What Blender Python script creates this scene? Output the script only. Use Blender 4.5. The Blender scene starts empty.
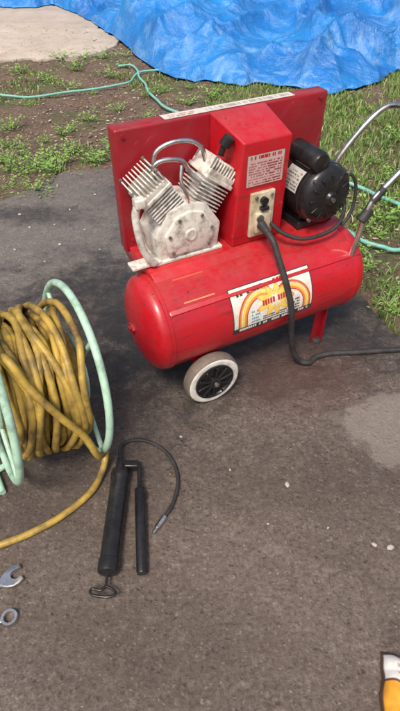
import bpy, bmesh, math, random
import numpy as np
from mathutils import Vector, Matrix, noise
random.seed(7); np.random.seed(7)
R=math.radians
scene=bpy.context.scene
scene.view_settings.view_transform='Standard'; scene.view_settings.look='None'; scene.view_settings.exposure=0
COL=scene.collection
# ------------------------------------------------------------------ survey helper (camera height 1.5 m, tilt 44 deg)
H=1.5; TH=R(44); FPX=513.0
def at(u,v,z=0.0):
    a=(v-355.5)/FPX; b=(u-200)/FPX
    t=(H-z)/(math.sin(TH)+a*math.cos(TH))
    return Vector((b*t,(math.cos(TH)-a*math.sin(TH))*t,z))
# ------------------------------------------------------------------ nodes
class NT:
    def __init__(s,name):
        s.m=bpy.data.materials.new(name); s.m.use_nodes=True
        s.t=s.m.node_tree; s.b=s.t.nodes['Principled BSDF']
        s.tc=s.t.nodes.new('ShaderNodeTexCoord')
        s.co=s.tc.outputs['Object']
    def n(s,k,**kw):
        nd=s.t.nodes.new(k)
        for a,b in kw.items(): setattr(nd,a,b)
        return nd
    def l(s,a,b): s.t.links.new(a,b)
    def noise(s,scale,detail=4,rough=.55,co=None,dist=0):
        nd=s.n('ShaderNodeTexNoise'); nd.inputs['Scale'].default_value=scale; nd.inputs['Detail'].default_value=detail
        nd.inputs['Roughness'].default_value=rough; nd.inputs['Distortion'].default_value=dist
        s.l(co or s.co,nd.inputs['Vector']); return nd.outputs['Fac']
    def mr(s,x,a,b,c=0,d=1):
        nd=s.n('ShaderNodeMapRange'); nd.inputs[1].default_value=a; nd.inputs[2].default_value=b
        nd.inputs[3].default_value=c; nd.inputs[4].default_value=d; s.l(x,nd.inputs[0]); return nd.outputs[0]
    def mix(s,f,a,b,mode='MIX'):
        nd=s.n('ShaderNodeMix'); nd.data_type='RGBA'; nd.blend_type=mode
        for i,x in ((0,f),(6,a),(7,b)):
            if isinstance(x,(int,float)): nd.inputs[i].default_value=x
            elif isinstance(x,tuple): nd.inputs[i].default_value=(*x,1)
            else: s.l(x,nd.inputs[i])
        return nd.outputs[2]
    def math(s,op,a,b=0.0):
        nd=s.n('ShaderNodeMath',operation=op)
        for i,x in ((0,a),(1,b)):
            if isinstance(x,(int,float)): nd.inputs[i].default_value=x
            else: s.l(x,nd.inputs[i])
        return nd.outputs[0]
    def bump(s,h,strength=.3,dist=.002):
        nd=s.n('ShaderNodeBump'); nd.inputs['Strength'].default_value=strength; nd.inputs['Distance'].default_value=dist
        s.l(h,nd.inputs['Height']); s.l(nd.outputs[0],s.b.inputs['Normal'])
    def blob(s,cx,cy,sx,sy,soft,amp,nz):
        mp=s.n('ShaderNodeMapping'); mp.vector_type='POINT'
        mp.inputs['Location'].default_value=(-cx/sx,-cy/sy,0); mp.inputs['Scale'].default_value=(1/sx,1/sy,0)
        s.l(s.co,mp.inputs['Vector'])
        ln=s.n('ShaderNodeVectorMath',operation='LENGTH'); s.l(mp.outputs[0],ln.inputs[0])
        d=s.math('ADD',ln.outputs['Value'],s.mr(nz,.25,.75,-amp,amp))
        return s.mr(d,1-soft,1+soft,1,0)
def simple(name,c1,c2=None,rough=.5,metal=0,scale=8,bump=0,bscale=80,coat=0,lo=.35,hi=.65,spec=.5):
    k=NT(name)
    if c2: k.l(k.mix(k.mr(k.noise(scale,6,.65),lo,hi),c1,c2),k.b.inputs['Base Color'])
    else: k.b.inputs['Base Color'].default_value=(*c1,1)
    k.l(k.mr(k.noise(scale*2.3,4),.3,.7,max(0,rough-.08),min(1,rough+.12)),k.b.inputs['Roughness'])
    k.b.inputs['Metallic'].default_value=metal; k.b.inputs['Coat Weight'].default_value=coat
    k.b.inputs['Specular IOR Level'].default_value=spec
    if bump: k.bump(k.noise(bscale,4),bump)
    return k.m
def attr_mat(name,rough=.5,dirt=True):
    k=NT(name); a=k.n('ShaderNodeAttribute'); a.attribute_name='Col'
    c=a.outputs['Color']
    if dirt:
        c=k.mix(k.mr(k.noise(60,4),.3,.75,0,.65),c,(.78,.72,.66),'MULTIPLY')
        c=k.mix(k.mr(k.noise(14,6,.7),.50,.75,0,.4),c,(.35,.22,.15))
    k.l(c,k.b.inputs['Base Color']); k.b.inputs['Roughness'].default_value=rough
    return k.m
def red_paint(name,c1,c2,rough,coat=.25):
    k=NT(name)
    c=k.mix(k.mr(k.noise(5,6,.6),.35,.7),c1,c2)
    dust=k.mr(k.noise(14,8,.75),.5,.8,0,.30)
    c=k.mix(dust,c,(.22,.07,.05))
    g=k.n('ShaderNodeNewGeometry'); sx=k.n('ShaderNodeSeparateXYZ'); k.l(g.outputs['Normal'],sx.inputs[0])
    up=k.mr(sx.outputs[2],.6,1,0,.20); up=k.math('MULTIPLY',up,k.mr(k.noise(22,6,.75),.38,.65,.1,1))
    c=k.mix(up,c,(.36,.17,.13))
    sc=k.n('ShaderNodeTexNoise'); sc.inputs['Scale'].default_value=30; sc.inputs['Detail'].default_value=5
    mp=k.n('ShaderNodeMapping'); mp.inputs['Scale'].default_value=(.25,1,2.5); k.l(k.co,mp.inputs['Vector']); k.l(mp.outputs[0],sc.inputs['Vector'])
    c=k.mix(k.mr(sc.outputs['Fac'],.58,.72,0,.45),c,(.13,.012,.012))
    chip=k.mr(k.noise(95,3,.6),.64,.67)
    chip=k.math('MULTIPLY',chip,k.mr(k.noise(9,2),.44,.56))
    c=k.mix(chip,c,(.06,.03,.025))
    k.l(c,k.b.inputs['Base Color'])
    r=k.mr(k.noise(20,6,.7),.3,.7,rough-.08,rough+.22); k.l(k.math('ADD',r,up),k.b.inputs['Roughness'])
    k.b.inputs['Coat Weight'].default_value=coat; k.b.inputs['Coat Roughness'].default_value=.12
    k.bump(k.noise(28,3),.18,.003)
    return k.m
M={}
M['red']=red_paint('red_enamel',(.54,.006,.016),(.38,.006,.013),.26,.5)
M['red2']=red_paint('red_enamel_guard',(.34,.005,.016),(.24,.005,.012),.36)
M['black']=simple('black_paint',(.009,.009,.010),(.022,.020,.020),.24,scale=20,bump=.15)
M['rubber']=simple('black_rubber',(.018,.018,.02),(.045,.04,.038),.6,scale=25,bump=.2)
M['tread']=simple('dusty_tread',(.12,.095,.075),(.20,.16,.13),.85,scale=30,bump=.4)
M['whitewall']=simple('white_sidewall',(.78,.75,.68),(.44,.39,.32),.6,scale=30,lo=.42,hi=.72)
M['cream']=simple('cream_casting',(.70,.67,.59),(.24,.20,.15),.5,scale=26,bump=.4,lo=.46,hi=.70)
M['alu']=simple('cast_aluminium',(.72,.70,.65),(.22,.19,.15),.45,metal=.2,scale=34,bump=.3,lo=.45,hi=.68)
M['chrome']=simple('bright_steel',(.80,.79,.77),(.5,.47,.44),.28,metal=1,scale=25)
M['steel']=simple('dull_steel',(.5,.49,.47),(.25,.22,.20),.4,metal=.9,scale=40)
M['mint']=simple('mint_green_paint',(.42,.64,.48),(.22,.33,.25),.45,scale=24,bump=.2,lo=.45,hi=.72)
M['yhose']=simple('dirty_yellow_hose',(.48,.32,.055),(.13,.082,.03),.5,scale=13,bump=.3,lo=.40,hi=.66)
M['teal']=simple('teal_hose',(.16,.46,.38),(.24,.52,.44),.4,scale=6)
M['switch']=simple('ivory_plastic',(.66,.58,.42),(.38,.30,.18),.5,scale=20)
M['label']=attr_mat('printed_label',.40)
M['leafcol']=attr_mat('leaf_blades',.5,False)
M['pebble']=simple('pebble_stone',(.48,.44,.38),(.28,.25,.21),.8,scale=30,bump=.5)
# tarp
k=NT('blue_tarpaulin')
c=k.mix(k.mr(k.noise(.9,5,.6),.3,.7),(.006,.13,.47),(.02,.27,.70))
c=k.mix(k.mr(k.noise(2.2,9,.75,dist=.8),.50,.74,0,.6),c,(.36,.60,.82))  # whitish highlights painted into the blue as pale noise patches
k.l(c,k.b.inputs['Base Color']); k.l(k.mr(k.noise(8,5,.7),.35,.65,.16,.36),k.b.inputs['Roughness'])
k.b.inputs['Specular IOR Level'].default_value=.9
k.bump(k.noise(4.5,8,.66,dist=.8),.75,.07); M['tarp']=k.m
# slab concrete
k=NT('weathered_concrete')
nS=k.noise(1.7,7,.62); nM=k.noise(7,9,.75); nF=k.noise(75,6,.85); nG=k.noise(26,5,.7); nB=k.noise(3.3,7,.7)
base=k.mix(k.mr(nS,.32,.68),(.115,.092,.078),(.245,.20,.165))
base=k.mix(k.mr(nM,.38,.64,0,.75),base,(.090,.068,.055))
base=k.mix(k.mr(nG,.50,.68,0,.5),base,(.31,.26,.215))
base=k.mix(k.mr(nB,.52,.64,0,.5),base,(.062,.049,.042))
def gray(x):
    cm=k.n('ShaderNodeCombineColor')
    for i in range(3): k.l(x,cm.inputs[i])
    return cm.outputs[0]
base=k.mix(1.0,base,gray(k.mr(nF,.34,.66,.25,1.85)),'MULTIPLY')
dv=k.n('ShaderNodeTexNoise'); dv.inputs['Scale'].default_value=60; dv.inputs['Detail'].default_value=2; k.l(k.co,dv.inputs['Vector'])
wc=k.n('ShaderNodeVectorMath',operation='MULTIPLY_ADD'); k.l(dv.outputs['Color'],wc.inputs[0]); wc.inputs[1].default_value=(.014,.014,.014); k.l(k.co,wc.inputs[2])
def chips(scale,thr,lo,hi):
    v=k.n('ShaderNodeTexVoronoi'); v.inputs['Scale'].default_value=scale; k.l(wc.outputs[0],v.inputs['Vector'])
    sp=k.n('ShaderNodeSeparateColor'); k.l(v.outputs['Color'],sp.inputs[0])
    sel=k.mr(sp.outputs[0],thr,1.0,.35,1.0); gate=k.math('GREATER_THAN',sp.outputs[0],thr)
    return k.math('MULTIPLY',k.math('MULTIPLY',sel,gate),k.mr(v.outputs['Distance'],lo,hi,1,0))
lightc=chips(85,.74,.12,.42); base=k.mix(k.math('MULTIPLY',lightc,.75),base,(.44,.385,.33))
darkc=chips(70,.72,.15,.48); base=k.mix(k.math('MULTIPLY',darkc,.75),base,(.035,.028,.025))
bigc=chips(34,.94,.08,.22); base=k.mix(k.math('MULTIPLY',bigc,.8),base,(.48,.44,.39))
grey=k.blob(-.7,2.5,1.1,.8,.5,.5,nS); base=k.mix(k.math('MULTIPLY',grey,.35),base,(.25,.235,.215))
for cx,cy,sx,sy,st in ((-.42,1.95,.34,.30,.85),(-.22,1.60,.20,.26,.95),(-1.0,2.75,.30,.10,.8),(-.1,1.9,.8,.5,.65),(-.75,1.5,.4,.5,.6),(.33,1.72,.60,.34,.95),(-.1,3.0,.5,.4,.6),(.75,1.75,.2,.25,.5),(-.5,1.15,.5,.40,.65),(.35,.95,.5,.13,.4),(-.2,.45,.4,.14,.4),(.2,1.4,.5,.12,.45)):
    f=k.blob(cx,cy,sx,sy,.40,.80,nM); f=k.math('MULTIPLY',f,k.mr(nG,.35,.6,st,st*.65)); base=k.mix(f,base,(.028,.023,.021))
rust=k.blob(.42,1.42,.26,.18,.6,.5,nM); base=k.mix(k.math('MULTIPLY',rust,.28),base,(.22,.09,.065))
brown=k.blob(.1,.6,.9,.5,.6,.6,nS); base=k.mix(k.math('MULTIPLY',brown,.25),base,(.22,.145,.105))
pale=k.blob(.90,1.16,.40,.19,.10,.42,nM); base=k.mix(k.math('MULTIPLY',pale,.5),base,(.36,.31,.26))
rim=k.blob(.90,1.16,.42,.205,.09,.42,nM); rim=k.math('SUBTRACT',rim,pale); base=k.mix(k.math('MULTIPLY',rim,.8),base,(.045,.035,.03))
wv=k.n('ShaderNodeTexVoronoi'); wv.feature='DISTANCE_TO_EDGE'; wv.inputs['Scale'].default_value=.42
nz=k.n('ShaderNodeTexNoise'); nz.inputs['Scale'].default_value=5; nz.inputs['Detail'].default_value=6; k.l(k.co,nz.inputs['Vector'])
vm=k.n('ShaderNodeVectorMath',operation='MULTIPLY_ADD'); k.l(nz.outputs['Color'],vm.inputs[0]); vm.inputs[1].default_value=(.3,.3,0); k.l(k.co,vm.inputs[2])
k.l(vm.outputs[0],wv.inputs['Vector'])
crk=k.math('MULTIPLY',k.mr(wv.outputs['Distance'],.0005,.0025,.4,0),k.mr(nS,.45,.6)); base=k.mix(crk,base,(.03,.025,.02))
k.l(base,k.b.inputs['Base Color'])
k.l(k.math('SUBTRACT',k.mr(nM,.38,.62,.40,.84),k.mr(nB,.52,.64,0,.15)),k.b.inputs['Roughness'])
h=k.math('ADD',k.math('MULTIPLY',nF,.9),k.math('MULTIPLY',lightc,.3)); h=k.math('SUBTRACT',h,k.math('MULTIPLY',crk,1.0))
h=k.math('ADD',h,k.math('MULTIPLY',nM,1.3)); h=k.math('SUBTRACT',h,k.math('MULTIPLY',darkc,.4))
k.bump(h,1.0,.006); M['slab']=k.m
# far pad
k=NT('pale_concrete')
n5=k.noise(5,8,.75)
c=k.mix(k.mr(k.noise(2,7,.65),.3,.7),(.56,.48,.40),(.42,.35,.28)); c=k.mix(k.mr(n5,.48,.7,0,.5),c,(.26,.20,.15)); c=k.mix(k.mr(k.noise(40,5,.7),.55,.75,0,.5),c,(.20,.16,.12))
k.l(c,k.b.inputs['Base Color']); k.b.inputs['Roughness'].default_value=.9; k.bump(k.noise(40,6,.8),.6,.008); M['pad']=k.m
# soil
k=NT('soil')
c=k.mix(k.mr(k.noise(3,8,.7),.35,.65),(.19,.12,.08),(.10,.065,.045))
c=k.mix(k.mr(k.noise(45,6,.75),.45,.65),c,(.28,.20,.15))
c=k.mix(k.mr(k.noise(1.3,6,.7),.50,.62,0,.6),c,(.09,.13,.035))
k.l(c,k.b.inputs['Base Color']); k.b.inputs['Roughness'].default_value=.95; k.bump(k.noise(50,7,.8),.9,.02); M['soil']=k.m
# ------------------------------------------------------------------ mesh builder
def spline(pts,n=10,closed=False):
    P=[Vector(p) for p in pts]; out=[]
    L=len(P); rng=L if closed else L-1
    for i in range(rng):
        if closed: p0,p1,p2,p3=P[(i-1)%L],P[i],P[(i+1)%L],P[(i+2)%L]
        else:
            p1,p2=P[i],P[i+1]; p0=P[i-1] if i>0 else p1*2-p2; p3=P[i+2] if i+2<L else p2*2-p1
        for j in range(n):
            t=j/n
            out.append(.5*((2*p1)+(p2-p0)*t+(2*p0-5*p1+4*p2-p3)*t*t+(3*p1-p0-3*p2+p3)*t**3))
    if not closed: out.append(P[-1])
    return out
class MB:
    def __init__(s): s.v=[]; s.f=[]; s.m=[]
    def add(s,v,f,m=0):
        o=len(s.v); s.v+= [tuple(x) for x in v]; s.f+=[tuple(i+o for i in q) for q in f]
        s.m+= (m if isinstance(m,list) else [m]*len(f)); return s
    def bm(s,b,m=0):
        b.verts.index_update(); s.add([v.co.copy() for v in b.verts],[[v.index for v in f.verts] for f in b.faces],m); b.free(); return s
    def hexa(s,co,bevel=0,m=0):
        b=bmesh.new(); vs=[b.verts.new(c) for c in co]
        for q in ((0,3,2,1),(4,5,6,7),(0,1,5,4),(1,2,6,5),(2,3,7,6),(3,0,4,7)): b.faces.new([vs[i] for i in q])
        if bevel: bmesh.ops.bevel(b,geom=list(b.edges),offset=bevel,segments=3,affect='EDGES',profile=.5)
        return s.bm(b,m)
    def box(s,c,sz,bevel=0,rot=None,m=0):
        hx,hy,hz=[a/2 for a in sz]; rot=rot or Matrix.Identity(3); c=Vector(c)
        co=[c+rot@Vector(p) for p in ((-hx,-hy,-hz),(hx,-hy,-hz),(hx,hy,-hz),(-hx,hy,-hz),(-hx,-hy,hz),(hx,-hy,hz),(hx,hy,hz),(-hx,hy,hz))]
        return s.hexa(co,bevel,m)
    def lathe(s,prof,origin,axis,seg=40,mats=None,m=0):
        a=Vector(axis).normalized(); e=a.orthogonal().normalized(); g=a.cross(e); o=Vector(origin); v=[]; f=[]; mm=[]
        for r,h in prof:
            for j in range(seg):
                q=2*math.pi*j/seg; v.append(o+a*h+(e*math.cos(q)+g*math.sin(q))*r)
        for i in range(len(prof)-1):
            for j in range(seg):
                k2=(j+1)%seg; f.append((i*seg+j,i*seg+k2,(i+1)*seg+k2,(i+1)*seg+j)); mm.append(mats[i] if mats else m)
        f.append(tuple(range(seg-1,-1,-1))); mm.append(mats[0] if mats else m)
        f.append(tuple((len(prof)-1)*seg+j for j in range(seg))); mm.append(mats[-1] if mats else m)
        return s.add(v,f,mm)
    def cyl(s,p0,p1,r,r1=None,seg=24,bev=0,m=0):
        p0=Vector(p0); p1=Vector(p1); L=(p1-p0).length; r1=r if r1 is None else r1
        pr=[(r-bev,0),(r,bev),(r1,L-bev),(r1-bev,L)] if bev else [(r,0),(r1,L)]
        return s.lathe(pr,p0,p1-p0,seg,m=m)
    def tube(s,pts,r,seg=10,m=0,closed=False):
        P=[Vector(p) for p in pts]; n=len(P); v=[]; f=[]
        T=[]
        for i in range(n):
            if closed: d=P[(i+1)%n]-P[i-1]
            else: d=P[min(i+1,n-1)]-P[max(i-1,0)]
            T.append(d.normalized() if d.length>1e-9 else Vector((0,0,1)))
        e=T[0].orthogonal().normalized()
        for i in range(n):
            e=(e-T[i]*e.dot(T[i])).normalized(); g=T[i].cross(e); rr=r[i] if isinstance(r,list) else r
            for j in range(seg):
                q=2*math.pi*j/seg; v.append(P[i]+(e*math.cos(q)+g*math.sin(q))*rr)
        for i in range(n if closed else n-1):
            i2=(i+1)%n
            for j in range(seg):
                k2=(j+1)%seg; f.append((i*seg+j,i*seg+k2,i2*seg+k2,i2*seg+j))
        if not closed: f.append(tuple(range(seg-1,-1,-1))); f.append(tuple((n-1)*seg+j for j in range(seg)))
        return s.add(v,f,m)
    def prism(s,poly,axis_from,axis_to,plane='xz',bevel=0,m=0):
        b=bmesh.new(); A=[];Bv=[]
        for p,q in poly:
            if plane=='xz': A.append(b.verts.new((p,axis_from,q))); Bv.append(b.verts.new((p,axis_to,q)))
            else: A.append(b.verts.new((axis_from,p,q))); Bv.append(b.verts.new((axis_to,p,q)))
        n=len(A); b.faces.new(A); b.faces.new(Bv[::-1])
        for i in range(n): b.faces.new((A[i],Bv[i],Bv[(i+1)%n],A[(i+1)%n]))
        bmesh.ops.recalc_face_normals(b,faces=list(b.faces))
        if bevel: bmesh.ops.bevel(b,geom=list(b.edges),offset=bevel,segments=2,affect='EDGES',profile=.5)
        return s.bm(b,m)
    def obj(s,name,mats,parent=None,sharp=38,recalc=True,**props):
        me=bpy.data.meshes.new(name); me.from_pydata(s.v,[],s.f)
        for mt in (mats if isinstance(mats,list) else [mats]): me.materials.append(mt)
        me.polygons.foreach_set('material_index',s.m); me.polygons.foreach_set('use_smooth',[True]*len(s.f))
        if recalc:
            b=bmesh.new(); b.from_mesh(me); bmesh.ops.recalc_face_normals(b,faces=list(b.faces)); b.to_mesh(me); b.free()
        me.set_sharp_from_angle(angle=R(sharp)); me.update()
        o=bpy.data.objects.new(name,me); COL.objects.link(o)
        if parent: o.parent=parent
        for a,c in props.items(): o[a]=c
        return o
def empty(name,loc,rz=0,parent=None,**props):
    o=bpy.data.objects.new(name,None); o.empty_display_size=.1; o.location=loc; o.rotation_euler=(0,0,rz); COL.objects.link(o)
    if parent: o.parent=parent
    for a,c in props.items(): o[a]=c
    return o
def colmesh(name,verts,faces,cols,mat,parent=None,smooth=True,**props):
    me=bpy.data.meshes.new(name); me.from_pydata(verts,[],faces); me.materials.append(mat)
    ca=me.color_attributes.new('Col','FLOAT_COLOR','POINT'); arr=np.ones((len(verts),4),dtype=np.float32); arr[:,:3]=np.array(cols)[:,:3]
    ca.data.foreach_set('color',arr.ravel()); me.polygons.foreach_set('use_smooth',[smooth]*len(faces)); me.update()
    o=bpy.data.objects.new(name,me); COL.objects.link(o)
    if parent: o.parent=parent
    for a,c in props.items(): o[a]=c
    return o
def painted(name,pos,fn,nx,ny,parent,**p):
    v=[];c=[];f=[]
    for j in range(ny+1):
        for i in range(nx+1):
            u,w=i/nx,j/ny; v.append(tuple(pos(u,w))); c.append(fn(u,w))
    for j in range(ny):
        for i in range(nx):
            a=j*(nx+1)+i; f.append((a,a+1,a+nx+2,a+nx+1))
    return colmesh(name,v,f,c,M['label'],parent,**p)
def script_marks(u,w,rows,cols,seed,x0,x1,y0,y1,fill=.55):
    if not(x0<u<x1 and y0<w<y1): return False
    ry=(w-y0)/(y1-y0)*rows; r=int(ry)
    if ry-r>fill: return False
    cx=(u-x0)/(x1-x0)*cols; c=int(cx)
    h=math.sin(c*12.9898+r*78.233+seed)*43758.5453; h-=math.floor(h)
    return h>.25 and (cx-c)<.8
# ================================================================== GROUND
slab_out=[at(0,203)+Vector((-2.6,-2.0,0)),at(-60,222),at(0,200),at(22,192),at(45,180),at(62,172),at(85,168),at(115,166),at(150,155),at(192,143),
          at(250,185),at(300,236),at(345,284),at(372,304),at(400,331),at(440,375),Vector((2.3,-1.2,0)),Vector((2.3,-3,0)),Vector((-4,-3,0))]
slab2d=[]
for i in range(len(slab_out)):
    a,b=slab_out[i],slab_out[(i+1)%len(slab_out)]; L=(b-a).length; n=max(1,int(L/.03)) if max(a.y,b.y)>0 and L<3 else 6
    for j in range(n):
        p=a.lerp(b,j/n); q=noise.noise(Vector((p.x*4,p.y*4,3)))*.06+noise.noise(Vector((p.x*17,p.y*17,8)))*.04
        slab2d.append((p.x+q*.6,p.y+q))
def inpoly(x,y,poly):
    n=len(poly); c=np.zeros(np.shape(x),bool); j=n-1
    for i in range(n):
        xi,yi=poly[i][0],poly[i][1]; xj,yj=poly[j][0],poly[j][1]
        if yi!=yj: c^=((yi>y)!=(yj>y))&(x<(xj-xi)*(y-yi)/(yj-yi)+xi)
        j=i
    return c
def slabmesh(name,poly,top,depth,mat,**p):
    n=len(poly); cx=sum(a for a,b in poly)/n; cy=sum(b for a,b in poly)/n
    v=[];f=[]
    for (off,z) in ((.016,top),(.005,top-.004),(0,top-.018),(0,top-depth)):
        for a,b in poly:
            d=Vector((cx-a,cy-b)); d.normalize(); v.append((a+d.x*off,b+d.y*off,z))
    f.append(tuple(range(n)))
    for k2 in range(3):
        for i in range(n): j=(i+1)%n; f.append((k2*n+i,(k2+1)*n+i,(k2+1)*n+j,k2*n+j))
    mb=MB(); mb.add(v,f); return mb.obj(name,mat,kind='structure',**p)
slabmesh('driveway_slab',slab2d,0,.12,M['slab'],label="dark stained weathered concrete driveway slab with broken edge")
pad2d=[]
for p in spline([at(u,v) for u,v in ((-90,70),(0,60),(35,59),(60,57),(88,54),(110,48),(119,40),(112,32),(98,24),(84,16),(66,9),(30,1),(-90,-5))],14):
    q=noise.noise(Vector((p.x*3,p.y*3,3)))*.14+noise.noise(Vector((p.x*11,p.y*11,8)))*.06
    pad2d.append((p.x+q*.7,p.y+q))
slabmesh('concrete_path',pad2d,.0,.12,M['pad'],label="pale worn concrete path beside the tarp")
xs=np.concatenate([[-120,-60,-25,-12],np.linspace(-6,6,200),[12,25,60,120]]); ys=np.concatenate([[-60,-25,-10,-4],np.linspace(-1,12,200),[18,35,70,160]])
gx,gy=np.meshgrid(xs,ys); ins=inpoly(gx,gy,slab2d)|inpoly(gx,gy,pad2d)
v=[];
for j in range(len(ys)):
    for i in range(len(xs)):
        x,y=gx[j,i],gy[j,i]
        z=-.022+.030*noise.noise(Vector((x*1.1,y*1.1,0)))+.020*noise.noise(Vector((x*6,y*6,4)))
        z=-.09 if ins[j,i] else min(z,-.003)
        v.append((x,y,z))
nx=len(xs); f=[(j*nx+i,j*nx+i+1,(j+1)*nx+i+1,(j+1)*nx+i) for j in range(len(ys)-1) for i in range(nx-1)]
MB().add(v,f).obj('ground',M['soil'],sharp=180,kind='structure',label="bare brown yard soil with patchy grass")
# ================================================================== TARP
edge_px=[(-90,6),(0,8),(35,8),(52,6),(66,10),(85,19),(100,28),(114,37),(128,49),(142,60),(155,70),(168,77),(185,79),(200,82),(218,84),(240,85),(262,84),(285,88),(308,91),(330,94),(350,91),(368,86),(385,78),(400,71),(430,66),(480,60)]
edge=spline([at(u,v) for u,v in edge_px],16); ne=len(edge); nt=240
v=[];f=[]
def ridge(x,y,z,p=2):
    return max(0,1-abs(noise.noise(Vector((x,y,z))))*2.2)**p
for j in range(nt+1):
    t=j/nt
    for i,p in enumerate(edge):
        far=Vector((p.x*1.5+.3,15.0+.4*math.sin(i*.1),0)); s=t**1.6; q=p.lerp(far,s); d=s*(far-p).length
        wv_=max(0,1-d/.5); q=q+Vector((0,wv_*(.10*noise.noise(Vector((p.x*4,0,0)))+.05*noise.noise(Vector((p.x*11,0,0)))),0))
        ramp=min(1,d/.45)
        wob=noise.noise(Vector((q.x*.5,q.y*.5,1)))*1.8; wo2=noise.noise(Vector((q.x*1.3,q.y*1.3,31)))*.8
        a=q.x*.75+q.y*.66; b=-q.x*.66+q.y*.75
        z=.012+ramp*(.22*ridge(a*.6+wob,b*.25,2,3)+.15*ridge(a*.3+wo2,b*.9+wob,7,2)+.09*ridge(q.x*1.5+wob,q.y*.7+wo2,14,3)+.035*ridge(q.x*1.4+q.y*2+wo2,q.y*2.8,17,2)+.014*ridge(q.x*5+wo2*2,q.y*4+wob,23,2)+.18*max(0,noise.noise(Vector((q.x*.45,q.y*.45,20)))+.25))
        z+=.03*(1-ramp)*ridge(p.x*3,.0,5)*min(1,d/.05)
        if d<.02: z=.012
        v.append((q.x,q.y,z))
for j in range(nt):
    for i in range(ne-1): f.append((j*ne+i,j*ne+i+1,(j+1)*ne+i+1,(j+1)*ne+i))
MB().add(v,f).obj('tarp',M['tarp'],sharp=180,label="large crumpled blue plastic tarp spread on the ground",category="tarp")
tarp2d=[(p.x,p.y) for p in edge]+[(8,16),(-8,16)]
# ================================================================== COMPRESSOR
CP=(-.016,1.432,0); CY=R(28)
comp=empty('air_compressor',CP,CY,label="red wheeled air compressor with horizontal tank on concrete driveway",category="air compressor")
TY,TZ,TR=.05,.31,.175
pr=[]
for i in range(10):
    q=i/9*math.pi/2; pr.append((max(.001,TR*math.sin(q)),-.065*math.cos(q)))
X1=.655
prof=[(r,-.16+h) for r,h in pr]+[(TR,-.152),(TR+.003,-.15),(TR+.003,-.138),(TR,-.136),(TR,X1-.025),(TR+.003,X1-.023),(TR+.003,X1-.011),(TR,X1-.009)]+[(r,X1-h) for r,h in pr[::-1]]
mb=MB().lathe(prof,(0,TY,TZ),(1,0,0),72)
tank=mb.obj('tank',M['red'],comp,label="glossy red horizontal air tank")
mb=MB(); 
mb.cyl((-.232,TY,TZ),(-.215,TY,TZ),.022,seg=6); mb.cyl((-.238,TY,TZ),(-.230,TY,TZ),.012,seg=4)
mb.obj('tank_plug',M['red2'],comp)
mb=MB().cyl((-.10,TY-.02,.10),(-.10,TY-.02,.15),.008); mb.box((-.10,TY-.02,.105),(.03,.006,.012),.002); mb.obj('drain_valve',M['black'],comp)
mb=MB().prism([(-.088,.428),(.07,.501),(.315,.501),(.32,.497),(.32,.455),(.17,.42),(-.07,.40)],-.135,.665,'yz',.004)
mb.obj('mounting_platform',M['red'],comp)
def tankpt(x,al,off=.0015):
    a=R(al); return Vector((x,TY-(TR+off)*math.cos(a),TZ+(TR+off)*math.sin(a)))
def wheel(y,name):
    w=empty(name,(0,y,.110),0,comp)
    Rw=.110
    t=MB().lathe([(.076,-.022),(.095,-.027),(.103,-.024),(.109,-.016),(Rw,-.008),(Rw,.008),(.109,.016),(.103,.024),(.095,.027),(.076,.022)],(0,0,0),(0,1,0),64,mats=[1,1,0,0,0,0,0,1,1,1])
    t.obj('tyre',[M['tread'],M['whitewall']],w)
    h=MB()
    for s2 in(-1,1):
        h.lathe([(.078,s2*.020),(.079,s2*.029),(.071,s2*.030),(.068,s2*.024)],(0,0,0),(0,1,0),48)
        for i in range(10):
            q=i*math.pi/5+.2; d=Vector((math.cos(q),0,math.sin(q)))
            rot=Matrix(((d.x,0,-d.z),(0,1,0),(d.z,0,d.x)))
            h.box(d*.046+Vector((0,s2*.0285,0)),(.052,.010,.009),.002,rot)
        h.lathe([(.024,s2*.024),(.024,s2*.036),(.018,s2*.040)],(0,0,0),(0,1,0),24)
        h.lathe([(.0095,s2*.036),(.0095,s2*.048),(.006,s2*.050)],(0,0,0),(0,1,0),16,m=1)
    h.obj('rim',[M['black'],M['steel']],w)
    return w
wheel(-.124,'wheel'); wheel(.224,'wheel')
MB().cyl((0,-.10,.110),(0,.20,.110),.008).obj('axle',M['steel'],comp)
for y in (-.075,.175):
    MB().prism([(-.02,.095),(.02,.095),(.05,.16),(.07,.23),(-.07,.23),(-.05,.16)],y-.002,y+.002,'xz').obj('axle_bracket',M['red2'],comp)
for y in (-.05,.15):
    mb=MB().box((.55,y,.095),(.045,.005,.19),.001); mb.box((.57,y,.095),(.005,.045,.19),.001); mb.cyl((.56,y,0),(.56,y,.02),.026,.022,bev=.003,m=1)
    mb.obj('foot',[M['red2'],M['rubber']],comp)
# belt guard
mb=MB().box(((-.145+.672)/2,.282,.697),(.817,.062,.43),.009)
guard=mb.obj('belt_guard',M['red2'],comp,label="flat red sheet metal belt guard")
def lab_top(u,w):
    if script_marks(u,w,1,46,3,.30,.97,.28,.8,.9): return (.40,.37,.34)
    if u<.25 and script_marks(u,w,2,10,5,.04,.24,.2,.85,.5): return (.5,.2,.15)
    return (.70,.67,.60)
painted('warning_label',lambda u,w:(.03+.50*u,.258+.042*w,.9135),lab_top,150,14,guard)
for x,z in ((-.12,.89),(.64,.89),(.64,.53),(-.12,.53)):
    MB().cyl((x,.2455,z),(x,.251,z),.006,seg=10).obj('bolt',M['red2'],guard)
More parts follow.
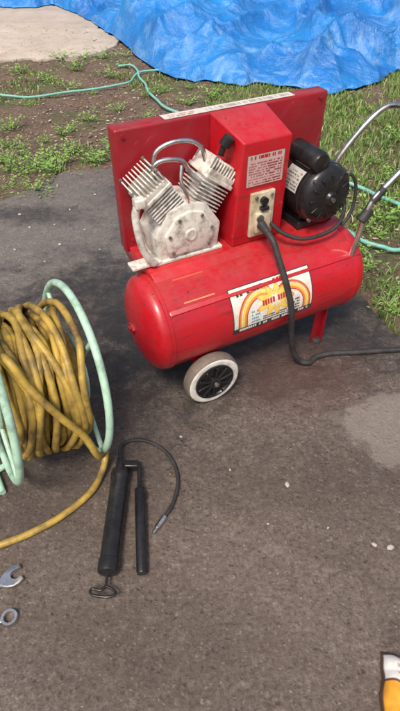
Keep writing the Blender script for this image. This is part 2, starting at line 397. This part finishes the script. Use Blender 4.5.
# switch cover
mb=MB().hexa([(.188,.078,.502),(.395,.078,.502),(.395,.2495,.502),(.188,.2495,.502),(.215,.078,.866),(.400,.078,.866),(.400,.2495,.915),(.185,.2495,.915)],.006)
cover=mb.obj('switch_cover',M['red'],comp)
def lab(u,w):
    if u<.03 or u>.97 or w<.03 or w>.97: return (.30,.05,.05)
    if w>.80: return (.62,.5,.46) if not script_marks(u,w,1,16,9,.1,.9,.83,.96,.9) else (.45,.03,.03)
    if script_marks(u,w,9,26,2,.07,.93,.06,.78,.55): return (.28,.06,.06)
    return (.66,.44,.42)
painted('instruction_label',lambda u,w:(.228+.150*u,.0765,.715+.110*w),lab,90,64,cover)
mb=MB().box((.298,.072,.612),(.096,.014,.165),.004); mb.box((.298,.062,.585),(.06,.02,.075),.004,m=0)
mb.cyl((.298,.066,.665),(.298,.052,.665),.014,m=1); mb.cyl((.282,.053,.605),(.282,.048,.605),.014,m=2); mb.cyl((.268,.066,.68),(.268,.058,.68),.006,m=2)
mb.cyl((.33,.066,.68),(.33,.058,.68),.006,m=2); mb.box((.298,.055,.64),(.03,.02,.012),.002,m=1)
mb.obj('pressure_switch',[M['switch'],M['black'],M['steel']],comp)
# pump
CX,CZ=.035,.590
mb=MB().prism([(-.083,.503),(.143,.503),(.155,.60),(.098,.685),(.032,.705),(-.040,.685),(-.092,.60)],.105,.245,'xz',.007)
mb.prism([(-.050,.525),(.115,.525),(.125,.60),(.085,.660),(.032,.675),(-.018,.660),(-.060,.60)],.094,.108,'xz',.004)
mb.box((.030,.17,.5065),(.26,.15,.012),.003)
for a,b in ((-.045,.60),(.112,.60),(-.035,.538),(.102,.538),(.075,.652),(-.008,.652)):
    mb.cyl((a,.096,b),(a,.088,b),.0065,seg=6,m=1)
mb.cyl((.034,.096,.59),(.034,.088,.59),.024,.021,seg=28,bev=.002)
mb.obj('crankcase',[M['cream'],M['steel']],comp)
for name,sg in (('cylinder',-1),('cylinder',1)):
    ang=R(35)*sg if sg<0 else R(36); d=Vector((math.sin(ang),0,math.cos(ang))); e=Vector((math.cos(ang),0,-math.sin(ang)))
    rot=Matrix((e,Vector((0,1,0)),d)).transposed()
    o=Vector((CX,.168,CZ)); mb=MB()
    mb.cyl(o+d*.07,o+d*.185,.044,seg=24)
    for i in range(8): mb.box(o+d*(.088+i*.012),(.112,.118,.0045),.001,rot)
    mb.box(o+d*.190,(.118,.128,.014),.003,rot,1); mb.box(o+d*.206,(.110,.120,.02),.003,rot,1)
    for i in range(9): mb.box(o+d*.232+e*(-.050+i*.0125),(.0045,.120,.036),.001,rot,1)
    for a in (-1,1):
        for b in (-1,1): mb.cyl(o+d*.20+e*(.05*a)+Vector((0,.052*b,0)),o+d*.256+e*(.05*a)+Vector((0,.052*b,0)),.0055,seg=6,m=2)
    mb.obj(name,[M['alu'],M['cream'],M['steel']],comp)
mb=MB()
mb.tube(spline([(-.075,.14,.80),(-.065,.135,.835),(-.03,.13,.845),(.02,.125,.835),(.045,.125,.80),(.06,.115,.775),(.075,.11,.76)],10),.0075)
mb.tube(spline([(-.045,.20,.80),(-.03,.20,.845),(.02,.19,.868),(.08,.18,.865),(.115,.17,.84),(.125,.165,.80)],10),.0075)
mb.tube(spline([(.033,.11,.70),(.022,.10,.735),(.010,.11,.775),(.02,.125,.82)],10),.006)
mb.obj('discharge_tube',M['chrome'],comp)
mb=MB().tube(spline([(-.14,.11,.74),(-.158,.095,.70),(-.148,.09,.60),(-.118,.09,.53),(-.10,.10,.515)],8),.0125)
mb.box((-.13,.12,.512),(.11,.05,.012),.004); mb.box((-.14,.10,.745),(.035,.035,.03),.005)
mb.obj('air_line',M['cream'],comp)
mb=MB().cyl((.172,.13,.850),(.190,.12,.880),.019,bev=.004); mb.cyl((.165,.135,.82),(.175,.13,.855),.010)
mb.obj('intake_filter',M['black'],comp)
# motor
mb=MB(); mx,mz=.545,.638
mb.lathe([(.03,.005),(.06,.008),(.094,.020),(.105,.036),(.107,.056),(.110,.058),(.110,.20),(.104,.22),(.06,.235)],(mx,0,mz),(0,1,0),48)
for i in range(12):
    q=i*math.pi/6; d=Vector((math.cos(q),0,math.sin(q))); rot=Matrix(((d.x,0,-d.z),(0,1,0),(d.z,0,d.x)))
    mb.box(Vector((mx,.013,mz))+d*.064,(.042,.012,.009),.002,rot)
mb.cyl((mx,.012,mz),(mx,-.006,mz),.028,.023,bev=.003); mb.cyl((mx,-.004,mz),(mx,-.014,mz),.008,m=1)
mb.box((mx,.13,.518),(.16,.13,.03),.005); mb.box((mx-.06,.13,.54),(.02,.10,.05),.003); mb.box((mx+.06,.13,.54),(.02,.10,.05),.003)
mb.box((mx+.108,.12,mz-.01),(.035,.09,.08),.008)
for a in (-1,1):
    for b in (-1,1): mb.cyl((mx+.073*a,.025,mz+.073*b),(mx+.073*a,.013,mz+.073*b),.006,seg=6,m=1)
motor=mb.obj('motor',[M['black'],M['steel']],comp)
mb=MB().lathe([(.012,0),(.032,.004),(.038,.014),(.038,.15),(.03,.16)],(mx-.040,.030,mz+.122),(0,1,0),28); mb.box((mx-.040,.11,mz+.10),(.06,.12,.03),.006)
mb.obj('capacitor_cover',M['black'],motor)
def mlab(u,w):
    if script_marks(u,w,6,14,4,.08,.92,.08,.92,.5): return (.10,.10,.10)
    return (.55,.55,.52)
painted('rating_plate',lambda u,w:(mx-.1115*math.cos(R(8+42*w)),.070+.085*u,mz+.1115*math.sin(R(8+42*w))),mlab,40,30,motor)
# handle
mb=MB().tube(spline([(.640,.21,.40),(.665,.21,.52),(.72,.20,.66),(.795,.185,.77),(.865,.17,.838),(.893,.13,.862),(.898,.04,.868),(.896,-.05,.864),(.866,-.09,.83),(.80,-.09,.77),(.72,-.085,.70),(.655,-.08,.63),(.635,-.08,.52),(.620,-.075,.40)],10),.0105,12)
mb.obj('handle',M['chrome'],comp)
mb=MB().tube([(.66,-.08,.635),(.70,-.084,.68)],.0145); mb.cyl((.625,-.08,.57),(.66,-.08,.61),.018,bev=.003); mb.obj('handle_grip',M['rubber'],comp)
# decal
Wt=(.78,.74,.66);Ye=(.84,.63,.12);Or=(.76,.28,.06);Rd=(.50,.04,.03);Bk=(.04,.04,.045);Tq=(.12,.33,.38);Pk=(.78,.55,.38)
def decal(u,w):
    A=1.9; 
    if u<.012 or u>.988 or w<.020 or w>.980: return Bk
    if w<.12:
        if script_marks(u,w,1,34,6,.05,.95,.035,.095,1.0): return Wt
        return Bk
    s=w-.10*(u-.5)
    if script_marks(u,s,1,14,21,.08,.66,.84,.94,1.0): return Bk if u<.42 else Rd
    # centre burst with banner drawn over the arcs
    dx=(u-.52)*A; dy=w-.52; a=math.atan2(dy,dx); r=math.hypot(dx*.75,dy)
    st=.25+.07*math.cos(a*9+.5)
    if script_marks(u,s,1,10,13,.36,.68,.47,.59,1.0): return Rd
    if r<st*.45: return Wt
    if r<st: return Ye
    if r<st+.025: return Or
    # stripes sweeping up from each lower corner and bending inwards
    for cx,sg,cy,Rr in ((.36,-1,.28,.58),(.70,1,.28,.52)):
        dx=(u-cx)*A; dy=w-cy
        if dx*sg>-.22:
            r=(math.hypot(dx,dy*.95) if dy>0 else abs(dx))/Rr
            if .62<r<1 and dx*sg>(-.22 if dy>0 else 0):
                if r<.66: return Rd
                if r<.74: return Or
                if r<.84: return Ye
                if r<.87: return Wt
                if r<.93: return Or
                return Rd if r<.975 else Pk
    if script_marks(u,w,2,18,25,.36,.70,.15,.26,.6): return Bk
    if script_marks(u,w,4,5,31,.22,.33,.16,.46,.6): return Tq
    if script_marks(u,w,4,5,37,.73,.83,.16,.42,.6): return Bk
    return Wt
painted('decal',lambda u,w:tankpt(.085+.340*u,-8+57*w),decal,300,160,tank,label="white decal with orange and yellow stripes")
def dl2(u,w):
    if w>.55 and script_marks(u,w,1,12,41,.08,.92,.62,.88,1): return (.78,.58,.42)
    if script_marks(u,w,3,18,43,.08,.92,.08,.5,.5): return (.30,.05,.03)
    return (.66,.24,.13) if w<.55 else (.62,.08,.05)
def sk(u,w):
    y=-.086+.12*(.18+.75*w); z=.428+.073*((y+.088)/.158); return (-.075+.115*u,y-.0015,z+.0042)
painted('data_plate',sk,dl2,60,36,comp)
mb=MB().cyl((.285,.05,.585),(.285,.0,.572),.017,.012,bev=.003)
mb.tube(spline([(.285,.012,.575),(.288,-.03,.555),(.295,-.065,.50),(.305,-.105,.43),(.318,-.1335,.35),(.328,-.140,.28),(.34,-.137,.20),(.365,-.135,.10),(.40,-.14,.03),(.44,-.16,.0125),(.49,-.145,.012),(.56,-.16,.012),(.66,-.205,.012),(.78,-.255,.012),(.95,-.33,.012)],10),.0115,12)
mb.obj('power_cord',M['rubber'],comp)
mb=MB().tube(spline([(.33,.055,.575),(.36,.02,.545),(.42,-.01,.52),(.50,-.02,.515),(.58,-.015,.53),(.635,.02,.56),(.655,.06,.60),(.655,.09,.625)],10),.0075)
mb.tube(spline([(.62,.05,.71),(.660,.03,.68),(.675,.02,.62),(.660,.01,.55),(.62,.0,.515)],8),.006)
mb.obj('motor_lead',M['rubber'],comp)
# ================================================================== HOSE REEL (leans a little on its stand)
RR=.285; RZ=RR+.012; RT=R(8); XL=-.112
RP=Vector((-.580,1.085,.155*math.sin(RT)+.002)); RY=R(31)
reel=empty('hose_reel',RP,RY,label="mint green metal hose reel standing on concrete driveway",category="hose reel")
reel.rotation_euler=(0,RT,RY)
RM=Matrix.Translation(RP)@Matrix.Rotation(RY,4,'Z')@Matrix.Rotation(RT,4,'Y')
RMI=RM.inverted()
for x in (.155,XL):
    mb=MB(); n=72
    mb.tube([(x,RR*math.cos(2*math.pi*i/n),RZ+RR*math.sin(2*math.pi*i/n)) for i in range(n)],.012,10,closed=True)
    mb.tube([(x,.115*math.cos(2*math.pi*i/36),RZ+.115*math.sin(2*math.pi*i/36)) for i in range(36)],.008,8,closed=True)
    for i in range(4):
        q=i*math.pi/2+.6; mb.cyl((x,.02*math.cos(q),RZ+.02*math.sin(q)),(x,RR*math.cos(q),RZ+RR*math.sin(q)),.008,seg=10)
    mb.cyl((x-.01,0,RZ),(x+.01,0,RZ),.03)
    mb.obj('flange',M['mint'],reel)
MB().cyl((XL,0,RZ),(.15,0,RZ),.11,seg=36).obj('drum',M['mint'],reel)
def g2l(p): 
    w=RM@Vector(p); w.z=.0125; return RMI@w
mb=MB(); f1=g2l((-.155,-.13,0)); f2=g2l((-.155,.24,0)); f3=g2l((.02,-.0,0))
mb.tube([f1,f2],.0115); mb.tube(spline([f1.lerp(f2,.38),(-.155,0,.06),(-.155,0,RZ)],6),.0115)
mb.cyl((-.165,0,RZ),(-.11,0,RZ),.014); mb.tube([f1.lerp(f2,.25),f3],.0115)
mb.obj('stand',M['mint'],reel)
pts=[]; hr=.0112; lay=[.125,.147,.168,.190,.210,.226]; sgn=1; XC=.020; XH=.115
for li,r in enumerate(lay):
    turns=9 if li<3 else (8 if li<5 else 6); npt=turns*30
    for i in range(npt):
        s=i/npt; x=XC+(-XH+2*XH*s)*sgn*.96
        ph=2*math.pi*i/30; tf=i/30+li*11
        rn=noise.noise(Vector((tf*.35,math.cos(ph)*.5,math.sin(ph)*.5+li*3.1)))
        xr=noise.noise(Vector((tf*.5+40,math.cos(ph)*.8,math.sin(ph)*.8+9)))
        amp=.004 if li<3 else .013
        rr=r+rn*amp*1.6
        y=-math.cos(ph)*rr; z=math.sin(ph)*rr
        if z<0: z*=1+(.02 if li<2 else .08+.16*abs(rn)); z=max(z,-(RZ-.016))
        pts.append(RM@Vector((max(XC-XH,min(XC+XH,x+xr*(.006 if li<3 else .06))),y,RZ+z)))
    sgn*=-1
for p in pts: p.z=max(p.z,.0125)
tail=[RM@Vector(p) for p in ((-.08,-.11,RZ+.215),(-.04,-.20,RZ+.16),(.02,-.245,RZ+.07),(.085,-.262,RZ-.03),(.125,-.272,RZ-.13))]
tail+=[at(106,450,.075),at(102,472,.025),at(88,495,.0125),at(52,522,.0125),at(5,543,.0125),at(-60,560,.0125),at(-150,560,.0125)]
pts=pts[:-12]+spline([pts[-13]]+tail,12)[1:]
MB().tube(pts,hr,10).obj('air_hose',M['yhose'],sharp=180,label="dirty yellow rubber air hose wound on the green reel",category="hose")
# ================================================================== GREASE GUN
A=at(121,470,.031); B=at(107,577,.031); gd=(B-A).normalized(); gs=Vector((-gd.y,gd.x,0))
if gs.x<0: gs=-gs
gun=empty('grease_gun',(0,0,0),label="black lever grease gun lying on concrete with flexible hose",category="grease gun")
gun.location=(A+B)/2*1.0; gun.location.z=0
off=-Vector(gun.location)
L=(B-A).length
mb=MB().lathe([(.018,0),(.029,.003),(.030,.012),(.031,.014),(.031,.034),(.0285,.038),(.0285,L-.05),(.031,L-.048),(.031,L-.02),(.0285,L-.012),(.015,L-.006)],A+off,gd,36)
mb.obj('barrel',M['black'],gun)
mb=MB().cyl(A+off-gd*.022,A+off+gd*.006,.016,.024,bev=.002); mb.box(A+off-gd*.018+gs*.02,(.075,.026,.030),.005,Matrix.Rotation(math.atan2(gs.y,gs.x),3,'Z')); mb.cyl(A+off-gd*.018-gs*.005,A+off-gd*.045-gs*.008,.009)
mb.obj('pump_head',M['black'],gun)
C=at(139,466,.035); D=at(142,573,.018); ld=(D-C).normalized()
mb=MB().tube([C+off,C+off+ld*.06,C+off+ld*.10,D+off-ld*.12,D+off-ld*.1,D+off],[.007,.007,.007,.007,.0145,.0145],14)
mb.lathe([(.009,0),(.015,.006),(.0165,.02),(.0165,(D-C).length-.085),(.014,(D-C).length-.078)],C+off+ld*.08,ld,20)
mb.obj('lever',M['black'],gun)
hp=[A-gd*.043-gs*.008]+[at(u,v,z) for u,v,z in ((122,444,.022),(140,440,.010),(158,446,.010),(172,460,.010),(178,480,.010),(173,503,.010),(163,519,.010))]
hp=spline(hp,10)
MB().tube([p+off for p in hp],.0065,10).obj('flexible_hose',M['rubber'],gun)
e=hp[-1]; dd=(hp[-1]-hp[-4]).normalized()
mb=MB().cyl(e+off-dd*.01,e+off+dd*.035,.009,seg=6); mb.cyl(e+off+dd*.035,e+off+dd*.055,.0065,.005)
mb.obj('coupler',M['chrome'],gun)
mb=MB().cyl(B+off-gd*.01,B+off+gd*.025,.004); 
e=B+off+gd*.025; mb.tube(spline([e,e+gs*-.012+gd*.012,e+gs*-.035+gd*.008,e+gs*-.042+gd*.016,e+gs*-.03+gd*.026,e+gs*.01+gd*.03,e+gs*.03+gd*.022,e+gs*.022+gd*.01,e],6),.004)
mb.obj('pull_rod',M['black'],gun)
# ================================================================== WRENCHES
def wrench(loc,rz,label,ring=False,sc=1.3):
    w=MB()
    w.hexa([(-.17,-.0075,.002),(-.002,-.009,.002),(-.002,.009,.002),(-.17,.0075,.002),(-.17,-.0055,.009),(-.002,-.007,.009),(-.002,.007,.009),(-.17,.0055,.009)],.0015)
    if not ring:
        outl=[(-.018,.007),(-.006,.018),(.008,.024),(.024,.025),(.038,.020),(.038,.010),(.018,.010),(.011,.006),(.009,0),(.011,-.006),(.018,-.010),(.034,-.010),(.034,-.019),(.022,-.024),(.008,-.024),(-.006,-.018),(-.018,-.007)]
        n=len(outl); inn=[(x+(.010-x)*.09,y*.90 if abs(y)>.012 else y*1.12) for x,y in outl]
        v=[(x,y,0) for x,y in outl]+[(x,y,.009) for x,y in outl]+[(x,y,.011) for x,y in inn]
        f=[tuple(range(n-1,-1,-1)),tuple(range(2*n,3*n))]
        for i in range(n):
            j=(i+1)%n; f+=[(i,j,n+j,n+i),(n+i,n+j,2*n+j,2*n+i)]
        w.add(v,f)
    else:
        n=24; ro,ri=.021,.0125; v=[];f=[]
        for i in range(n):
            q=2*math.pi*i/n; c,s=math.cos(q),math.sin(q); ri2=ri*(1+.06*(i%2))
            v+=[(.012+ro*c,ro*s,0),(.012+(ro-.002)*c,(ro-.002)*s,.012),(.012+ri2*c,ri2*s,.012),(.012+ri2*c,ri2*s,0)]
        for i in range(n):
            j=(i+1)%n
            for k2 in range(4): f.append((4*i+k2,4*j+k2,4*j+(k2+1)%4,4*i+(k2+1)%4))
        w.add(v,f)
    o=w.obj('wrench',M['chrome'],label=label,category="wrench"); o.location=loc; o.rotation_euler=(0,0,rz); o.scale=(sc,sc,sc); return o
p=at(8,581,.001); wrench(p,R(34),"chrome open end wrench lying on the concrete",sc=1.2)
p=at(5,620,.001); wrench(p,R(14),"chrome ring spanner lying on the concrete",True,1.15)
# ================================================================== package
def pc(u,w):
    if w>.965: return (.09,.05,.03)
    if u<.02: return (.10,.06,.04)
    if w<.76: return (.80,.36,.03) if w>.3 else (.85,.45,.05)
    if w<.775: return (.12,.06,.04)
    if script_marks(u,w,2,14,51,.16,.9,.82,.93,.5): return (.45,.36,.30)
    return (.78,.76,.73)
hw,hl,hh=.105,.15,.024; PA=R(-14)
rotp=Matrix.Rotation(PA,3,'Z'); pk=at(380,652)-rotp@Vector((-hw,hl,0))
pkg=empty('package',pk,PA,label="white and orange printed package lying on concrete",category="package")
def pil(u,w):
    x=(u-.5)*2; y=(w-.5)*2; z=hh*2*max(0,(1-abs(x)**5))**.5*max(0,(1-abs(y)**5))**.5
    e1=.006*noise.noise(Vector((w*7,0,3))); e2=.006*noise.noise(Vector((u*7,0,6)))
    return (x*hw+e1,y*hl+e2,.003+z+.008*abs(noise.noise(Vector((u*5,w*7,0)))))
painted('bag_top',pil,pc,80,100,pkg)
MB().box((0,0,.0025),(.195,.285,.004),.001).obj('bag_base',M['whitewall'],pkg)
# ================================================================== GARDEN HOSES
def ghose(px,label,r=.010):
    pts=[at(u,v,.012) for u,v in px]; q=spline(pts,14)
    q=[Vector((a.x+.02*noise.noise(a*4),a.y+.02*noise.noise(a*4+Vector((9,9,0))),r+.001+.006*max(0,noise.noise(a*3)))) for a in q]
    MB().tube(q,r,8).obj('garden_hose',M['teal'],sharp=180,label=label,category="garden hose",group="teal garden hoses on the grass")
ghose([(-60,92),(0,95),(30,97),(60,93),(100,88),(128,82),(140,72),(165,69),(190,66),(210,76)],"thin teal garden hose running across weedy soil")
ghose([(118,66),(133,66),(142,80),(150,93),(165,107),(190,116),(230,125)],"teal garden hose bending behind the belt guard",.011)
ghose([(300,165),(345,183),(370,192),(400,206),(450,230)],"teal garden hose in grass beside the slab",.012)
ghose([(300,225),(340,228),(362,240),(385,247),(402,250),(450,240)],"teal garden hose curving over grass by slab edge",.012)
# ================================================================== VEGETATION
def fnoise(x,y,s,o):
    return np.array([noise.noise(Vector((a*s,b*s,o))) for a,b in zip(x,y)])
N=260000
x=np.random.uniform(-4.2,4.2,N); y=np.random.uniform(1.5,9.5,N)
vis=np.abs(x)<(.45*(y)+.9); x=x[vis]; y=y[vis]
ok=~inpoly(x,y,tarp2d)&~inpoly(x,y,pad2d)
ins=inpoly(x,y-.045,slab2d)&inpoly(x-.035,y-.02,slab2d); ok&=~ins
x=x[ok];y=y[ok]
dn=fnoise(x,y,1.6,3)+.5*fnoise(x,y,6,9)
bias=np.where(x>.1,.48,-.24)+np.where((y>4.6),.10,0)
bare=np.exp(-((x+1.35)**2/.5+(y-4.1)**2/.35))*.35+np.exp(-((x-1.0)**2/.02+(y-2.2)**2/.1))*.35
keep=(dn+bias-bare)>np.random.uniform(-.05,.45,len(x)); x=x[keep];y=y[keep]
n=len(x)
hgt=np.random.uniform(.015,.06,n)*np.where(x>.1,1.0,.75); wd=np.random.uniform(.002,.005,n); th=np.random.uniform(0,2*np.pi,n); ln=np.random.uniform(.2,1.3,n)*hgt
ph=np.random.uniform(0,2*np.pi,n); wx=np.cos(th)*wd; wy=np.sin(th)*wd; lx=np.cos(ph)*ln; ly=np.sin(ph)*ln; z0=-.035
V=np.zeros((n,5,3))
V[:,0]=np.stack([x-wx,y-wy,np.full(n,z0)],1); V[:,1]=np.stack([x+wx,y+wy,np.full(n,z0)],1)
V[:,2]=np.stack([x+wx*.8+lx*.35,y+wy*.8+ly*.35,z0+.02+hgt*.6],1); V[:,3]=np.stack([x-wx*.8+lx*.35,y-wy*.8+ly*.35,z0+.02+hgt*.6],1)
V[:,4]=np.stack([x+lx,y+ly,z0+.02+hgt],1)
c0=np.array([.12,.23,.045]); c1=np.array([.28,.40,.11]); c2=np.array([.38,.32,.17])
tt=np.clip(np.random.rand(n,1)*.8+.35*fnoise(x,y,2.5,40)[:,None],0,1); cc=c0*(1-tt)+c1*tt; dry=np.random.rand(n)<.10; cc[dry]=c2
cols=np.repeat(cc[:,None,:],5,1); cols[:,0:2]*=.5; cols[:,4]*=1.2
b=np.arange(n)*5
faces=[]
for i in b.tolist(): faces.append((i,i+1,i+2,i+3)); faces.append((i+3,i+2,i+4))
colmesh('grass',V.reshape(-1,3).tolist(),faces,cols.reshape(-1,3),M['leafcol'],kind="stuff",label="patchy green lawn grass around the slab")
N=26000; x=np.random.uniform(-3.6,3.4,N); y=np.random.uniform(1.8,7.5,N)
ok=~inpoly(x,y,tarp2d)&~(inpoly(x,y-.14,slab2d)&inpoly(x-.05,y,slab2d))&(np.random.rand(N)<np.where(inpoly(x,y,pad2d),.08,1)); x=x[ok];y=y[ok]; n=len(x)
onslab=inpoly(x,y,slab2d)|inpoly(x,y,pad2d)
V=[];F=[];Cc=[]
pal=[(.36,.24,.15),(.22,.14,.09),(.44,.34,.24),(.12,.08,.05),(.55,.48,.38)]
for i in range(n):
    a=random.uniform(0,6.28); l=random.uniform(.005,.022); w=l*random.uniform(.15,.5); z=.003 if onslab[i] else random.uniform(-.028,-.004)
    t=random.uniform(-.3,.3)*l; ca,sa=math.cos(a),math.sin(a); o=len(V)
    V+=[(x[i]-ca*l,y[i]-sa*l,z+abs(t)*.2),(x[i]+sa*w,y[i]-ca*w,z+.002),(x[i]+ca*l,y[i]+sa*l,z+abs(t)),(x[i]-sa*w,y[i]+ca*w,z+.004)]
    F.append((o,o+1,o+2,o+3)); Cc+=[random.choice(pal)]*4
colmesh('leaf_litter',V,F,Cc,M['leafcol'],kind="stuff",label="dry leaf litter and bark chips on soil",smooth=False)
def weedmesh(seed):
    rd=random.Random(seed); V=[];F=[];C=[]
    for s in range(rd.randint(18,28)):
        a=rd.uniform(0,6.28); ln=rd.uniform(.03,.16); h=rd.uniform(.015,.06)
        for q in range(rd.randint(4,7)):
            t=(q+1)/6; bx,by,bz=math.cos(a)*ln*t,math.sin(a)*ln*t,h*math.sin(t*1.7)
            la=a+rd.uniform(-1.6,1.6); L=rd.uniform(.008,.022); W=L*rd.uniform(.28,.45); dx,dy=math.cos(la),math.sin(la); up=rd.uniform(-.2,.6)*L
            o=len(V)
            V+=[(bx,by,bz),(bx+dx*L*.5-dy*W,by+dy*L*.5+dx*W,bz+up*.7),(bx+dx*L,by+dy*L,bz+up),(bx+dx*L*.5+dy*W,by+dy*L*.5-dx*W,bz+up*.7),(bx+dx*L*.5,by+dy*L*.5,bz+up*.45)]
            F+=[(o,o+1,o+4),(o+1,o+2,o+4),(o+2,o+3,o+4),(o+3,o,o+4)]
            g=rd.random(); c=(.13+.16*g,.26+.20*g,.04+.06*g); C+=[c]*5
        o=len(V); w=.0015
        V+=[(-w,0,-.02),(w,0,-.02),(math.cos(a)*ln+w,math.sin(a)*ln,h),(math.cos(a)*ln-w,math.sin(a)*ln,h)]; F.append((o,o+1,o+2,o+3)); C+=[(.16,.22,.07)]*4
    me=bpy.data.meshes.new('weed'); me.from_pydata(V,[],F); me.materials.append(M['leafcol'])
    ca=me.color_attributes.new('Col','FLOAT_COLOR','POINT'); arr=np.ones((len(V),4),dtype=np.float32); arr[:,:3]=np.array(C); ca.data.foreach_set('color',arr.ravel()); return me
wm=[weedmesh(i) for i in range(6)]
wpx=[(8,170),(28,178),(45,165),(60,172),(15,130),(40,140),(65,135),(85,120),(30,110),(70,88),(95,95),(100,62),(125,60),(60,62),(85,60),(140,98),(120,112),(160,92),(185,105),(20,75),(45,80),(5,100),(75,152),(20,158),(150,120),(100,165),(352,185),(375,160),(395,140),(360,125),(385,220),(370,270),(395,290),(355,255),(390,180),(340,115),(365,108),(395,100),(398,310),(190,90),(210,100),(35,190),(10,188),(50,155),(30,168),(60,160),(12,145),(110,150),(78,72),(110,80),(5,160),(40,172),(25,150),(90,158),(55,84),(100,72),(120,70),(375,240),(350,140)]
for i,(u,v) in enumerate(wpx):
    p=at(u+random.uniform(-5,5),v+random.uniform(-3,3),-.02)
    o=bpy.data.objects.new('weed',wm[i%6]); COL.objects.link(o); o.location=p; o.rotation_euler=(0,0,random.uniform(0,6)); s=random.uniform(.6,1.5); o.scale=(s,s,s*random.uniform(.8,1.2))
    o['label']="low broad-leaved green weed growing in bare soil"; o['category']="weed"; o['group']="weeds in the soil around the slab"
for (u,v,s) in ((390,548,.013),(374,545,.009),(287,485,.011),(181,437,.006),(268,524,.005),(230,470,.005),(328,528,.005),(60,245,.012),(30,228,.010),(85,230,.008),(15,250,.009),(45,262,.007),(100,250,.006),(20,215,.012),(70,210,.009),(95,195,.01),(55,225,.007)):
    b=bmesh.new(); bmesh.ops.create_icosphere(b,subdivisions=2,radius=1)
    for q in b.verts: q.co*=1+.3*noise.noise(q.co*1.5+Vector((u,v,0)))
    for q in b.verts: q.co=Vector((q.co.x*s,q.co.y*s*.7,q.co.z*s*.45))
    mb=MB().bm(b); o=mb.obj('pebble',M['pebble'],sharp=180,label="small pale pebble lying on the concrete slab",category="pebble",group="loose pebbles on the slab")
    o.location=at(u,v)+Vector((0,0,s*.38)); o.rotation_euler=(0,0,random.uniform(0,3))
# ================================================================== LIGHT, WORLD, CAMERA
w=bpy.data.worlds.new("World"); scene.world=w; w.use_nodes=True
bg=w.node_tree.nodes['Background']; sky=w.node_tree.nodes.new('ShaderNodeTexSky'); sky.sky_type='NISHITA'; sky.sun_disc=False
EL,AZ=R(58),R(200)
sky.sun_elevation=EL; sky.sun_rotation=AZ; sky.air_density=1.0; sky.dust_density=6.0
w.node_tree.links.new(sky.outputs[0],bg.inputs[0]); bg.inputs[1].default_value=.15
sd=bpy.data.lights.new('sun','SUN'); sd.energy=2.5; sd.angle=R(12); sd.color=(1,.95,.88); so=bpy.data.objects.new('sun',sd); COL.objects.link(so)
dirv=Vector((math.sin(AZ)*math.cos(EL),math.cos(AZ)*math.cos(EL),math.sin(EL)))
so.rotation_euler=dirv.to_track_quat('Z','Y').to_euler(); so.location=dirv*20
cd=bpy.data.cameras.new('camera'); cam=bpy.data.objects.new('camera',cd); COL.objects.link(cam)
cam.location=(0,0,H); cam.rotation_euler=(R(90)-TH,0,0); cd.sensor_fit='VERTICAL'; cd.sensor_height=36; cd.lens=36*FPX/711; cd.clip_start=.02; cd.clip_end=500
scene.camera=cam
